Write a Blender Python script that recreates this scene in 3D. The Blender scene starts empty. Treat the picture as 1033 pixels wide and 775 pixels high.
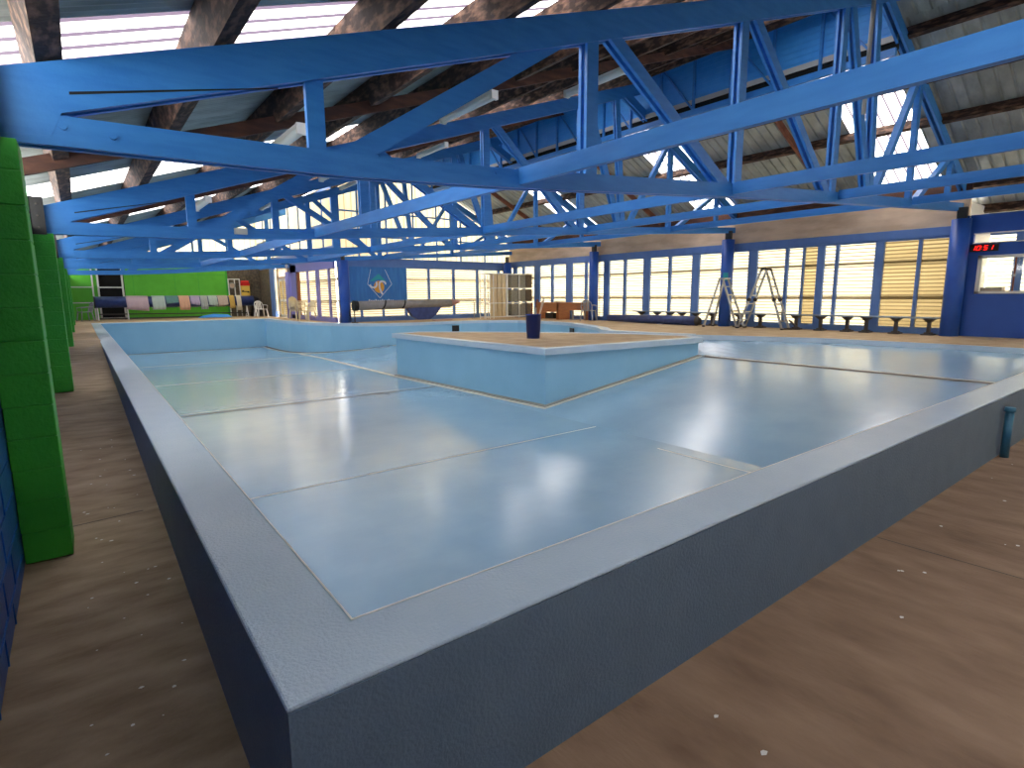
import bpy, bmesh, math, random
from mathutils import Vector, Matrix
random.seed(7)
C = bpy.context.scene.collection
R = math.radians
# ------------------------------------------------------------------ camera
cam_d = bpy.data.cameras.new('camera'); cam = bpy.data.objects.new('camera', cam_d); C.objects.link(cam)
YAW, PIT, ROL = R(37.4704), R(9.0766), R(-0.3914)
f_ = Vector((math.sin(YAW)*math.cos(PIT), math.cos(YAW)*math.cos(PIT), -math.sin(PIT)))
r_ = Vector((math.cos(YAW), -math.sin(YAW), 0)); u_ = r_.cross(f_)
r2 = r_*math.cos(ROL)+u_*math.sin(ROL); u2 = -r_*math.sin(ROL)+u_*math.cos(ROL)
cam.matrix_world = Matrix(((r2.x,u2.x,-f_.x,-0.3333),(r2.y,u2.y,-f_.y,-1.4444),(r2.z,u2.z,-f_.z,1.1),(0,0,0,1)))
cam_d.sensor_width = 36; cam_d.lens = 563.025/1033*36; cam_d.clip_start = .02; cam_d.clip_end = 300
bpy.context.scene.camera = cam
# ------------------------------------------------------------------ light
sc = bpy.context.scene
SKY = 12.0
w = bpy.data.worlds.new('sky'); sc.world = w; w.use_nodes = True
bg = w.node_tree.nodes['Background']; bg.inputs[0].default_value = (1.0, .975, .91, 1); bg.inputs[1].default_value = SKY
sc.view_settings.view_transform = 'Standard'; sc.view_settings.look = 'None'
sc.view_settings.gamma = 1; sc.view_settings.use_curve_mapping = False
sc.view_settings.exposure = 0.0
# ------------------------------------------------------------------ materials
def srgb(c):
    return tuple(((v/255/12.92) if v/255 <= .04045 else ((v/255+.055)/1.055)**2.4) for v in c)+(1,)
def mat(name, col, rough=.6, col2=None, scale=6, stretch=(1,1,1), lo=.35, hi=.65, bump=0, bscale=40, bstretch=(1,1,1), metal=0, coat=0, spec=.5, detail=4, trans=0):
    m = bpy.data.materials.new(name); m.use_nodes = True; nt = m.node_tree; N = nt.nodes; L = nt.links
    b = N['Principled BSDF']; b.inputs['Base Color'].default_value = srgb(col); b.inputs['Roughness'].default_value = rough
    b.inputs['Metallic'].default_value = metal; b.inputs['Specular IOR Level'].default_value = spec
    b.inputs['Coat Weight'].default_value = coat; b.inputs['Coat Roughness'].default_value = .2
    b.inputs['Transmission Weight'].default_value = trans
    tc = N.new('ShaderNodeTexCoord')
    if col2:
        mp = N.new('ShaderNodeMapping'); mp.inputs['Scale'].default_value = stretch; L.new(tc.outputs['Object'], mp.inputs[0])
        n = N.new('ShaderNodeTexNoise'); n.inputs['Scale'].default_value = scale; n.inputs['Detail'].default_value = detail; L.new(mp.outputs[0], n.inputs[0])
        cr = N.new('ShaderNodeValToRGB'); cr.color_ramp.elements[0].position = lo; cr.color_ramp.elements[1].position = hi
        cr.color_ramp.elements[0].color = srgb(col); cr.color_ramp.elements[1].color = srgb(col2)
        L.new(n.outputs[0], cr.inputs[0]); L.new(cr.outputs[0], b.inputs['Base Color'])
    if bump:
        mp = N.new('ShaderNodeMapping'); mp.inputs['Scale'].default_value = bstretch; L.new(tc.outputs['Object'], mp.inputs[0])
        n = N.new('ShaderNodeTexNoise'); n.inputs['Scale'].default_value = bscale; n.inputs['Detail'].default_value = 3; L.new(mp.outputs[0], n.inputs[0])
        bp = N.new('ShaderNodeBump'); bp.inputs['Strength'].default_value = bump; bp.inputs['Distance'].default_value = .02
        L.new(n.outputs[0], bp.inputs['Height']); L.new(bp.outputs[0], b.inputs['Normal'])
    return m
def translucent(name, col, axis='z', pitch=.1, line=(120,110,95), duty=.8, haze=(1,1,1), col2=None):
    m = bpy.data.materials.new(name); m.use_nodes = True; nt = m.node_tree; N = nt.nodes; L = nt.links
    out = N['Material Output']; N.remove(N['Principled BSDF'])
    t = N.new('ShaderNodeBsdfTranslucent'); d = N.new('ShaderNodeBsdfDiffuse'); mx = N.new('ShaderNodeMixShader'); mx.inputs[0].default_value = .12
    d.inputs[0].default_value = srgb(col)
    L.new(t.outputs[0], mx.inputs[1]); L.new(d.outputs[0], mx.inputs[2])
    tc = N.new('ShaderNodeTexCoord'); mp = N.new('ShaderNodeMapping'); mp.inputs['Scale'].default_value = haze; L.new(tc.outputs['Object'], mp.inputs[0])
    n = N.new('ShaderNodeTexNoise'); n.inputs['Scale'].default_value = 1.0; n.inputs['Detail'].default_value = 3; L.new(mp.outputs[0], n.inputs[0])
    cr = N.new('ShaderNodeValToRGB'); cr.color_ramp.elements[0].position = .35; cr.color_ramp.elements[1].position = .65
    cr.color_ramp.elements[0].color = srgb(col); cr.color_ramp.elements[1].color = srgb(col2 or col); L.new(n.outputs[0], cr.inputs[0])
    sp = N.new('ShaderNodeSeparateXYZ'); L.new(tc.outputs['Object'], sp.inputs[0])
    mu = N.new('ShaderNodeMath'); mu.operation = 'MULTIPLY'; mu.inputs[1].default_value = 2*math.pi/pitch; L.new(sp.outputs['xyz'.index(axis)], mu.inputs[0])
    si = N.new('ShaderNodeMath'); si.operation = 'SINE'; L.new(mu.outputs[0], si.inputs[0])
    rr = N.new('ShaderNodeValToRGB'); rr.color_ramp.elements[0].position = duty-.12; rr.color_ramp.elements[1].position = duty+.12
    rr.color_ramp.elements[0].color = (0,0,0,1); rr.color_ramp.elements[1].color = (1,1,1,1); L.new(si.outputs[0], rr.inputs[0])
    mc = N.new('ShaderNodeMix'); mc.data_type = 'RGBA'; L.new(rr.outputs[0], mc.inputs[0]); L.new(cr.outputs[0], mc.inputs[6]); mc.inputs[7].default_value = srgb(line)
    L.new(mc.outputs[2], t.inputs[0]); L.new(mx.outputs[0], out.inputs[0])
    return m
def emit(name, col, s):
    m = bpy.data.materials.new(name); m.use_nodes = True; b = m.node_tree.nodes['Principled BSDF']
    b.inputs['Base Color'].default_value = (0,0,0,1); b.inputs['Emission Color'].default_value = srgb(col); b.inputs['Emission Strength'].default_value = s
    return m
M = {}
M['pool'] = mat('light_blue_pool_paint', (138,190,220), .35, (144,195,224), 1.5, bump=.06, bscale=5, bstretch=(1,1.6,1), coat=.25, spec=.6)
M['poolfloor'] = mat('glossy_pool_floor_paint', (138,176,203), .26, (150,186,210), 1.2, bump=.2, bscale=5, bstretch=(.6,1.5,1), coat=1.0, spec=1.0)
M['coping'] = mat('coping_paint', (180,202,220), .3, (188,208,224), 4, bump=.35, bscale=70, coat=.35, spec=.6)
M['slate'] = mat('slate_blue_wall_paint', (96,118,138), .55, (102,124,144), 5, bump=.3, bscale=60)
M['pipe'] = mat('teal_pipe_paint', (48,108,140), .4, (60,120,150), 6)
M['seal'] = mat('joint_sealant', (214,214,202), .6)
M['dkseal'] = mat('dark_joint_sealant', (112,104,98), .7)
M['cove'] = mat('grey_cove', (150,150,142), .6)
M['deck'] = mat('brown_concrete_deck', (172,146,112), .75, (190,166,132), 2.5, (1,1,1), bump=.3, bscale=30)
M['conc_x'] = mat('stained_concrete_walk', (130,110,86), .8, (172,152,126), 3.5, (.8,2.0,1), .3, .72, bump=.35, bscale=16, bstretch=(1,3,1), detail=12)
M['conc_y'] = mat('stained_concrete_floor', (118,93,72), .8, (154,128,104), 2.6, (2.0,.8,1), .3, .72, bump=.35, bscale=16, bstretch=(3,1,1), detail=12)
M['blue'] = mat('truss_blue_paint', (44,122,204), .45, (56,134,212), 3, (1,1,6), bump=.12, bscale=20)
M['postblue'] = mat('post_blue_paint', (36,84,176), .4, (42,92,184), 3)
M['framblue'] = mat('frame_blue_paint', (86,122,184), .5, (94,130,190), 3)
M['purple'] = mat('purple_blue_paint', (126,122,186), .5)
M['wallblue'] = mat('blue_block_paint', (26,84,160), .42, (34,94,170), 3, bump=.25, bscale=30)
M['royal'] = mat('royal_blue_wall', (28,76,164), .45, (32,82,172), 2)
M['clad'] = mat('blue_cladding', (60,152,232), .5, (70,160,236), 4)
M['green'] = mat('green_block_paint', (52,168,44), .5, (58,176,50), 8, bump=.3, bscale=45)
M['greenlite'] = mat('bright_green_panel', (88,186,42), .55, (96,196,50), 2)
M['timber'] = mat('weathered_timber', (46,28,21), .8, (150,114,92), 3.5, (5,1.6,5), .46, .86, bump=.4, bscale=18)
M['timberd'] = mat('dark_timber', (62,36,28), .8, (104,66,48), 3, (1,1,4), .4, .8)
M['timberp'] = mat('pale_brown_board', (216,194,170), .8, (192,168,144), 2, (1,.6,2))
M['rafter'] = mat('red_brown_timber', (110,62,44), .8, (136,84,60), 5)
M['steel'] = mat('galvanised_sheet', (172,180,176), .42, (140,147,142), 2.2, (1,2,1), .35, .7, metal=.25)
M['sky'] = translucent('translucent_roof_sheet', (222,218,222), 'y', .26, (62,54,66), .66)
M['skyr'] = translucent('translucent_trough_sheet', (222,218,220), 'y', .25, (66,58,68), .78)
M['cream'] = translucent('cream_window_sheet', (172,162,136), 'z', .1, (92,84,66), .6, (.3,.3,3.0), (162,150,124))
M['creamd'] = translucent('yellow_window_sheet', (118,104,74), 'z', .1, (78,66,44), .5, (.3,.3,5), (108,94,64))
M['gable'] = translucent('gable_sheet', (146,137,112), 'x', .3, (100,90,68), .93, (5,5,.25), (138,128,102))
M['white'] = mat('white_paint', (226,226,220), .4)
M['lampw'] = mat('fluorescent_diffuser', (224,230,226), .35)
M['plastic'] = mat('white_plastic', (208,208,204), .4)
M['cplast'] = mat('cream_plastic', (206,194,160), .45)
M['gplast'] = mat('grey_plastic', (150,152,152), .45)
M['black'] = mat('black', (16,16,18), .5)
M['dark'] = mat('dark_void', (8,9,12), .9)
M['alum'] = mat('aluminium', (176,176,172), .35, metal=.7)
M['dsteel'] = mat('dark_cast_iron', (64,58,54), .6)
M['bench'] = mat('bench_plank', (126,146,166), .5)
M['wood'] = mat('desk_wood', (176,112,66), .5, (160,98,56), 4, (1,1,8))
M['bin'] = mat('blue_bin', (10,44,124), .45)
M['banner'] = mat('banner_cloth', (62,128,194), .7, (54,116,184), 3, (3,3,.4))
M['white2'] = mat('logo_white', (225,228,228), .6)
M['teal'] = mat('logo_teal', (40,160,170), .6)
M['orange'] = mat('logo_orange', (226,160,50), .6)
M['cover'] = mat('navy_pool_cover', (42,58,110), .45, (54,72,126), 6)
M['gcover'] = mat('grey_pool_cover', (132,128,124), .5, (146,140,136), 5)
M['pinkc'] = mat('pinkish_cover_end', (176,128,118), .5)
M['stone'] = mat('rough_stone', (116,104,86), .9, (86,78,66), 9, bump=.7, bscale=9)
M['red'] = mat('red_plastic', (220,30,24), .5); M['yellow'] = mat('yellow_plastic', (238,200,84), .5)
M['chrome'] = mat('crate_mesh', (146,144,130), .6, (110,106,94), 25)
M['brownmesh'] = mat('brown_mesh', (72,58,46), .7, (104,88,70), 30)
M['board'] = mat('cream_board', (228,208,168), .6, (206,184,142), 5, (4,4,.4))
M['led'] = emit('red_led', (255,30,20), 3.0)
M['glass'] = mat('clear_glass', (235,240,240), .05, trans=1.0)
M['pane'] = mat('door_pane', (226,232,236), .2)
M['ridge'] = mat('white_flashing', (176,178,176), .5)
tow = {'pink':(196,176,184),'mint':(176,196,188),'teal':(96,142,140),'peach':(214,170,140),'lilac':(184,172,200),'stripe':(168,176,170),'sand':(190,172,156),'gold':(196,162,80),'cream':(226,216,194)}
for k, c in tow.items(): M['t_'+k] = mat('towel_'+k, c, .9, tuple(int(v*.86) for v in c), 30, (6,1,1), bump=.5, bscale=60)
# ------------------------------------------------------------------ mesh helpers
class MB:
    def __init__(s): s.v = []; s.f = []
    def add(s, vs, fs):
        n = len(s.v); s.v += [tuple(v) for v in vs]; s.f += [tuple(i+n for i in f) for f in fs]; return s
    def box(s, a, b):
        (x0,y0,z0),(x1,y1,z1) = a, b
        return s.add([(x0,y0,z0),(x1,y0,z0),(x1,y1,z0),(x0,y1,z0),(x0,y0,z1),(x1,y0,z1),(x1,y1,z1),(x0,y1,z1)],
                     [(0,3,2,1),(4,5,6,7),(0,1,5,4),(1,2,6,5),(2,3,7,6),(3,0,4,7)])
    def beam(s, p, q, wd, dp, up=(0,0,1)):
        p = Vector(p); q = Vector(q); d = (q-p).normalized(); up = Vector(up)
        if abs(d.dot(up)) > .98: up = Vector((0,1,0))
        sd = d.cross(up).normalized(); u = sd.cross(d)
        sd *= wd/2; u *= dp/2
        return s.add([p-sd-u,p+sd-u,p+sd+u,p-sd+u,q-sd-u,q+sd-u,q+sd+u,q-sd+u],[(0,3,2,1),(4,5,6,7),(0,1,5,4),(1,2,6,5),(2,3,7,6),(3,0,4,7)])
    def tube(s, pts, r, n=8, caps=True):
        pts = [Vector(p) for p in pts]; rings = []
        for i, p in enumerate(pts):
            d = (pts[min(i+1,len(pts)-1)]-pts[max(i-1,0)]).normalized()
            a = d.cross(Vector((0,0,1))) if abs(d.z) < .95 else d.cross(Vector((0,1,0)))
            a.normalize(); b = d.cross(a); rr = r[i] if isinstance(r,(list,tuple)) else r
            rings.append([p+a*math.cos(2*math.pi*k/n)*rr+b*math.sin(2*math.pi*k/n)*rr for k in range(n)])
        vs = [v for g in rings for v in g]; fs = []
        for i in range(len(rings)-1):
            for k in range(n): fs.append((i*n+k, i*n+(k+1)%n, (i+1)*n+(k+1)%n, (i+1)*n+k))
        if caps: fs.append(tuple(range(n))[::-1]); fs.append(tuple(range((len(rings)-1)*n, len(rings)*n)))
        return s.add(vs, fs)
    def lathe(s, c, prof, n=24):
        vs = []; fs = []
        for (r, z) in prof:
            for k in range(n): vs.append((c[0]+r*math.cos(2*math.pi*k/n), c[1]+r*math.sin(2*math.pi*k/n), c[2]+z))
        for i in range(len(prof)-1):
            for k in range(n): fs.append((i*n+k, i*n+(k+1)%n, (i+1)*n+(k+1)%n, (i+1)*n+k))
        fs.append(tuple(range(n))[::-1]); fs.append(tuple(range((len(prof)-1)*n, len(prof)*n)))
        return s.add(vs, fs)
    def prism(s, poly, z0, z1):
        n = len(poly); z0f = z0 if callable(z0) else (lambda x,y: z0); z1f = z1 if callable(z1) else (lambda x,y: z1)
        vs = [(x,y,z0f(x,y)) for x,y in poly]+[(x,y,z1f(x,y)) for x,y in poly]
        return s.add(vs, [tuple(range(n))[::-1], tuple(range(n,2*n))]+[(i,(i+1)%n,n+(i+1)%n,n+i) for i in range(n)])
    def xzprism(s, poly, y0, y1):
        n = len(poly); vs = [(x,y0,z) for x,z in poly]+[(x,y1,z) for x,z in poly]
        return s.add(vs, [tuple(range(n)), tuple(range(n,2*n))[::-1]]+[(i,n+i,n+(i+1)%n,(i+1)%n) for i in range(n)])
    def build(s, name, m, parent=None, loc=None, bevel=0, smooth=False):
        me = bpy.data.meshes.new(name); me.from_pydata([tuple(v) for v in s.v], [], s.f); 
        bm = bmesh.new(); bm.from_mesh(me); bmesh.ops.recalc_face_normals(bm, faces=bm.faces); bm.to_mesh(me); bm.free()
        if smooth:
            for p in me.polygons: p.use_smooth = len(p.vertices) == 4
        me.materials.append(M[m]); o = bpy.data.objects.new(name, me); C.objects.link(o)
        if parent: o.parent = parent
        if loc: o.location = loc
        if bevel:
            bv = o.modifiers.new('bevel','BEVEL'); bv.width = bevel; bv.segments = 2; bv.limit_method = 'ANGLE'
        return o
def thing(name, label, cat, loc=(0,0,0), group=None, rz=0):
    o = bpy.data.objects.new(name, None); C.objects.link(o); o.location = loc; o.rotation_euler = (0,0,rz); o.empty_display_size = .1
    o['label'] = label; o['category'] = cat
    if group: o['group'] = group
    return o
def tag(o, label, cat, group=None, kind=None):
    o['label'] = label; o['category'] = cat
    if group: o['group'] = group
    if kind: o['kind'] = kind
    return o
def struct(o): o['kind'] = 'structure'; return o
def copy_tree(o, parent=None):
    c = o.copy(); C.objects.link(c); c.parent = parent
    for ch in o.children: copy_tree(ch, c)
    return c
def lerp(pts, x):
    for (a, b), (c, d) in zip(pts, pts[1:]):
        if x <= c: return b+(d-b)*(x-a)/(c-a)
    return b+(d-b)*(x-a)/(c-a)
ORD = ['first','second','third','fourth','fifth','sixth','seventh','eighth','ninth','tenth','eleventh','twelfth','thirteenth','fourteenth','fifteenth','sixteenth']
# ------------------------------------------------------------------ ground and decks
def gz(y): return -.66 if y < .8 else min(0, -.66+.0425*(y-.8))
XW = 17.38                                     # right window wall
b = MB(); b.box((-.9,-7,-.9),(20.5,0,-.66)); struct(b.build('floor','conc_y'))
# crack and paint specks of the near floor
b = MB(); ys = [0,.8,4,8,12,16.33,17]
vs = []; 
for y in ys: vs += [(-.9,y,gz(y)),(0.02,y,gz(y)),(-.9,y,-.95),(0.02,y,-.95)]
fs = [];
for i in range(len(ys)-1):
    a = i*4; c = a+4; fs += [(a,a+1,c+1,c),(a+2,c+2,c+3,a+3),(a,c,c+2,a+2),(a+1,a+3,c+3,c+1)]
fs += [(0,2,3,1),(len(ys)*4-4,len(ys)*4-3,len(ys)*4-1,len(ys)*4-2)]
b.add(vs, fs); struct(b.build('floor','conc_x'))
def arc(cx, cy, r, a0, a1, n=6): return [(cx+r*math.cos(R(a0+(a1-a0)*i/n)), cy+r*math.sin(R(a0+(a1-a0)*i/n))) for i in range(n+1)]
# water-side edge of the deck, from the near right coping round to the far left corner
edge = [(14.15,.3),(14.2,2.4),(14.0,4.7),(13.35,6.3),(12.75,7.6),(12.45,9.0),(12.35,10.2),(12.6,10.75),(13.25,11.5),(14.1,13.0),(14.75,14.6),(14.9,16.2),(14.6,17.6),(13.8,18.6),(12.6,19.0),(10.6,19.0),(9.4,19.2),(8.5,19.9),(7.7,21.1),(7.2,22.6),(7.0,24.2),(7.0,28.6)]
deck = edge+[(7.0,29.2),(0.02,29.2),(0.02,17),(-.9,17),(-.9,35),(19,35),(19,.3)]
# deck as two simple prisms so the outline stays convex enough to fill
b = MB(); b.prism(edge+[(7.0,35),(19,35),(19,.3)], -1.7, -.002); d1 = struct(b.build('floor','deck'))
b = MB(); b.prism([(0.0,29.1),(7.0,29.1),(7.0,35),(-.9,35),(-.9,17),(0.0,17)], -1.7, -.002); struct(b.build('floor','deck'))
# ------------------------------------------------------------------ swimming pool
pool = thing('swimming_pool', 'large empty light blue painted swimming pool with raised coping', 'swimming pool', (0,0,0))
def xe(y): return lerp([(0,14.15),(2.4,14.2),(4.7,14.0),(6.3,13.35),(7.6,12.75)], y) if y < 7.6 else 99
def pz(x, y):
    base = -1.25 if y < 20 else -1.25-.15*min(1,(y-20)/6)
    if x <= 6.85: return base
    if y > 9.3 and x > 9: return -.85
    if x <= 12.0: return base+(x-6.85)/5.15*(-.47-base)
    return -.47+.37*min(1,(x-12)/(xe(min(y,7.59))-12))
xs = [.3,3.5,6.85,8.1,9.4,10.7,12.0]+[12.0+.2*i for i in range(1,16)]; yy = [.3,1,2,3,4,5,6,6.8,7.2,7.6,8.6,9.6,10.6,12,14,16,18,20,22,24,26,28.4]
b = MB(); nx = len(xs); vs = [(x,y,pz(x,y)) for y in yy for x in xs]
b.add(vs, [(j*nx+i, j*nx+i+1, (j+1)*nx+i+1, (j+1)*nx+i) for j in range(len(yy)-1) for i in range(nx-1)])
pf = b.build('pool_floor','poolfloor', pool)
# painted inner walls (thin render coat on the deck sides)
def wallstrip(mb, pts, z0, z1, off=.02):
    # pts run with the water on the left; the strip hugs the deck side
    for (x0,y0),(x1,y1) in zip(pts, pts[1:]):
        d = Vector((x1-x0,y1-y0,0)).normalized(); n = Vector((-d.y,d.x,0))*off; e = d*.004
        mb.prism([(x0-e.x,y0-e.y),(x1+e.x,y1+e.y),(x1+n.x+e.x,y1+n.y+e.y),(x0+n.x-e.x,y0+n.y-e.y)], z0, z1)
    return mb
b = MB(); wallstrip(b, edge[4:], -1.62, -.004); b.prism([(7.0,28.4),(.3,28.4),(.3,28.75),(7.0,28.75)], -1.62, -.004)
b.prism([(.3,.3),(.27,.3),(.27,28.4),(.3,28.4)], -1.6, -.004); b.prism([(.3,.3),(14.15,.3),(14.15,.27),(.3,.27)], -1.6, -.004)
b.build('inner_wall','pool', pool)
# outer wall: a slab along the near side and the left side
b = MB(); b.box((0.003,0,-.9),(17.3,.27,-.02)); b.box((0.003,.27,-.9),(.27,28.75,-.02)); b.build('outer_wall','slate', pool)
# coping
def ribbon(pts, wd, closed=False):
    out = []
    for i, p in enumerate(pts):
        a = pts[max(i-1,0)]; c = pts[min(i+1,len(pts)-1)]; d = Vector((c[0]-a[0],c[1]-a[1],0)).normalized(); out.append((p[0]+d.y*wd, p[1]-d.x*wd))
    return pts+out[::-1]
b = MB(); b.prism([(0,0),(17.3,0),(17.3,.3),(.3,.3),(.3,28.4),(7.0,28.4),(7.0,29.15),(0,29.15)], -.02, .0)
b.build('coping','coping', pool, bevel=.012)
def ribbon_mesh(mb, pts, o0, o1, z0, z1):
    n = len(pts); L_ = []; R_ = []
    for i, p in enumerate(pts):
        a = pts[max(i-1,0)]; c = pts[min(i+1,n-1)]; d = Vector((c[0]-a[0],c[1]-a[1],0)).normalized()
        L_.append((p[0]+d.y*o0, p[1]-d.x*o0)); R_.append((p[0]+d.y*o1, p[1]-d.x*o1))
    for i in range(n-1): mb.prism([L_[i],L_[i+1],R_[i+1],R_[i]], z0, z1)
    return mb
b = MB(); ribbon_mesh(b, edge[4:], -.05, .28, -.10, .012); b.build('deck_coping','coping', pool)
b = MB(); ribbon_mesh(b, edge[:5], -.012, .05, -.13, .003); b.build('ramp_edge_strip','coping', pool)
# joints and cove lines
def fline(mb, x0, y0, x1, y1, wd, n=14, dz=.004):
    d = Vector((x1-x0,y1-y0,0)).normalized(); nn = Vector((-d.y,d.x,0))*wd/2
    for i in range(n):
        xa = x0+(x1-x0)*i/n; ya = y0+(y1-y0)*i/n; xb = x0+(x1-x0)*(i+1)/n; yb = y0+(y1-y0)*(i+1)/n
        q = [(xa-nn.x,ya-nn.y),(xb-nn.x,yb-nn.y),(xb+nn.x,yb+nn.y),(xa+nn.x,ya+nn.y)]
        mb.add([(x,y,pz(x,y)+dz) for x,y in q], [(0,1,2,3)])
for y, m, wd in [(5.4,'seal',.03),(11.15,'dkseal',.07),(11.35,'seal',.02),(16.0,'seal',.05),(21.4,'seal',.07)]:
    b = MB(); fline(b, .31, y, 6.8, y, wd); b.build('joint_line', m, pf)
b = MB(); fline(b, 6.85, 13.7, 6.85, 22.6, .14); b.build('joint_line','seal', pf)
b = MB(); fline(b, 12.0, .31, 12.0, 6.7, .10); b.build('joint_line','dkseal', pf)
b = MB(); fline(b, 12.08, .31, 12.08, 6.7, .04); b.build('joint_line','seal', pf)
b = MB(); fline(b, 6.5, .31, 6.5, 3.8, .02); b.build('joint_line','seal', pf)
b = MB(); fline(b, .31, 28.33, 6.98, 28.33, .10, dz=.008); ribb = edge[14:]
for (x0,y0),(x1,y1) in zip(edge[9:], edge[10:]):
    d = Vector((x1-x0,y1-y0,0)).normalized(); n = Vector((-d.y,d.x,0))*.1; fline(b, x0+n.x,y0+n.y,x1+n.x,y1+n.y,.1,3,.008)
b.build('cove_line','dkseal', pf)
b = MB(); fline(b, .31, 28.2, 6.9, 28.2, .08, dz=.006)
for (x0,y0),(x1,y1) in zip(edge[9:], edge[10:]):
    d = Vector((x1-x0,y1-y0,0)).normalized(); n = Vector((-d.y,d.x,0))*.24; fline(b, x0+n.x,y0+n.y,x1+n.x,y1+n.y,.1,3,.006)
b.build('cove_line','seal', pf)
b = MB(); b.box((.298,.296,-.001),(14.1,.304,.0015)); b.box((.298,.3,-.001),(.306,28.35,.0015)); b.build('edge_line','white', pf)
# skimmer openings in the far wall
for (x, y, lab) in [(12.3,18.98,'dark skimmer opening in the far curved pool wall behind the island'),(14.55,14.1,'dark skimmer opening in the pool wall near the rounded right end')]:
    b = MB(); b.box((x-.16,y-.05,-.42),(x+.16,y+.02,-.17)) if y > 15 else b.prism([(14.42,13.92),(14.38,13.94),(14.58,14.34),(14.62,14.32)], -.42, -.17)
    o = b.build('skimmer','black', pool)
# pipe on the near wall
pp = thing('drain_pipe', 'short teal pipe standing against the near pool wall at the right', 'pipe', (7.4,-.056,gz(-.1)))
b = MB(); b.tube([(0,0,0),(0,0,.52)], .04, 12); b.build('pipe','pipe', pp, smooth=True)
b = MB(); b.tube([(0,0,.50),(0,0,.545)], [.052,.046], 12); b.build('pipe_cap','pipe', pp, smooth=True)
# ------------------------------------------------------------------ island
isl = thing('pool_island', 'raised concrete island with blue sides and pale coping inside the pool', 'platform', (7.1,7.15,-1.2))
IP = [(6.85,13.7),(7.08,7.12),(12.05,6.78),(12.4,7.5),(11.85,8.9),(10.95,10.4),(9.6,12.1),(7.8,13.85)]
def inset(poly, d):
    out = []; n = len(poly)
    for i in range(n):
        p0 = Vector(poly[i-1]); p = Vector(poly[i]); p1 = Vector(poly[(i+1)%n])
        a = (p-p0).normalized(); c = (p1-p).normalized(); na = Vector((-a.y,a.x)); nc = Vector((-c.y,c.x)); bs = (na+nc).normalized()
        q = p+bs*d/max(.35,bs.dot(na)); out.append((q.x,q.y))
    return out
o = [(x-7.1,y-7.15) for x,y in IP]
w8 = inset(o, .09)
b = MB(); b.prism(w8, lambda x,y: pz(x+7.1,y+7.15)+1.2-.02, 1.13); b.build('island_wall','pool', isl)
rim = inset(o, .22); b = MB(); n = len(o)
for i in range(n): b.prism([o[i],o[(i+1)%n],rim[(i+1)%n],rim[i]], 1.08, 1.212)
b.build('island_coping','coping', isl)
b = MB(); b.prism(inset(o,.2), 1.1, 1.205); b.build('island_deck','deck', isl)
b = MB(); c0 = inset(o, .02); c1 = inset(o,.1)
for i in (0,1): b.prism([c0[i],c0[i+1],c1[i+1],c1[i]], lambda x,y: pz(x+7.1,y+7.15)+1.2-.01, lambda x,y: pz(x+7.1,y+7.15)+1.2+.035)
b.build('cove','cove', isl)
b = MB(); c0 = inset(o, -.06); c1 = inset(o,.03)
for i in (0,1): b.prism([c0[i],c0[i+1],c1[i+1],c1[i]], lambda x,y: pz(x+7.1,y+7.15)+1.2-.01, lambda x,y: pz(x+7.1,y+7.15)+1.2+.008)
b.build('cove_line','seal', isl)
# ------------------------------------------------------------------ walls
def blockwall(x0, x1, y0, y1, z1):
    b = MB(); b.box((x0,y0,-.95),(x1,y1,z1)); return b
struct(blockwall(-1.0,-.77,-7,34.6,2.1).build('wall_left','wallblue'))
# block courses of the blue wall: shallow mortar ridges
b = MB()
for k in range(14):
    z = -.66+.2*k; b.box((-.775,-6.9,z-.006),(-.762,2.95,z+.006))
    for j in range(24):
        y = -6.9+.4*j+(.2 if k%2 else 0)
        if y < 2.9: b.box((-.775,y-.005,z),(-.763,y+.005,z+.2))
struct(b.build('trim_1','wallblue'))
# green block piers on the left
for i, (Y0, lab) in enumerate([(3.2,'nearest green painted block pier on the left, under the first truss'),(9.35,'second green block pier on the left, just beyond the nearest one'),(15.5,'third green block pier along the left wall'),(21.65,'fourth green block pier along the left wall'),(27.8,'farthest green block pier along the left wall')]):
    zb = gz(Y0); t = thing('block_pier', lab, 'pillar', (-.645,Y0,zb), 'green block piers')
    z = 0; k = 0; b = MB(); top = 2.02-zb
    while z < top-.01:
        z1 = min(z+.2, top); e = .0015*(k%2)
        b.box((-.12-e,-.17,z+.002),(.12+e*.5,.17,z1-.002)); z = z1; k += 1
    b.box((-.114,-.164,0),(.114,.164,top)); b.build('pier','green', t, bevel=.006)
    b = MB(); b.box((-.115,-.185,top-.02),(.05,-.17,top+.5)); b.box((-.115,-.185,top-.02),(-.1,.17,top+.5)); b.build('steel_plate','black', t)
    for dz in (.08,.24,.40): b = MB(); b.tube([(-.03,-.2,top+dz),(-.03,-.18,top+dz)], .014, 8); b.build('bolt','dsteel', t)
# ---- roof sheets
def zl(x): return 2.95+.335*x
def zr(x): return 6.55-.481*(x-12.02)
def sheet(x0, x1, y0, y1, zf, pitch, amp, trap=False):
    b = MB(); st = pitch/(6 if not trap else 1); ys_ = []; y = y0
    if trap:
        while y < y1-1e-6:
            for f, h in ((0,0),(.72,0),(.80,1),(.92,1)):
                yv = y+f*pitch
                if yv < y1: ys_.append((yv,h))
            y += pitch
        ys_.append((y1,0))
    else:
        n = int(round((y1-y0)/st)); ys_ = [(y0+(y1-y0)*i/n, .5-.5*math.cos(2*math.pi*(y0+(y1-y0)*i/n)/pitch)) for i in range(n+1)]
    xs_ = [x0,(x0+x1)/2,x1]; vs = [(x,yv,zf(x)+h*amp) for yv,h in ys_ for x in xs_]
    b.add(vs, [(j*3+i,j*3+i+1,(j+1)*3+i+1,(j+1)*3+i) for j in range(len(ys_)-1) for i in (0,1)]); return b
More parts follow.
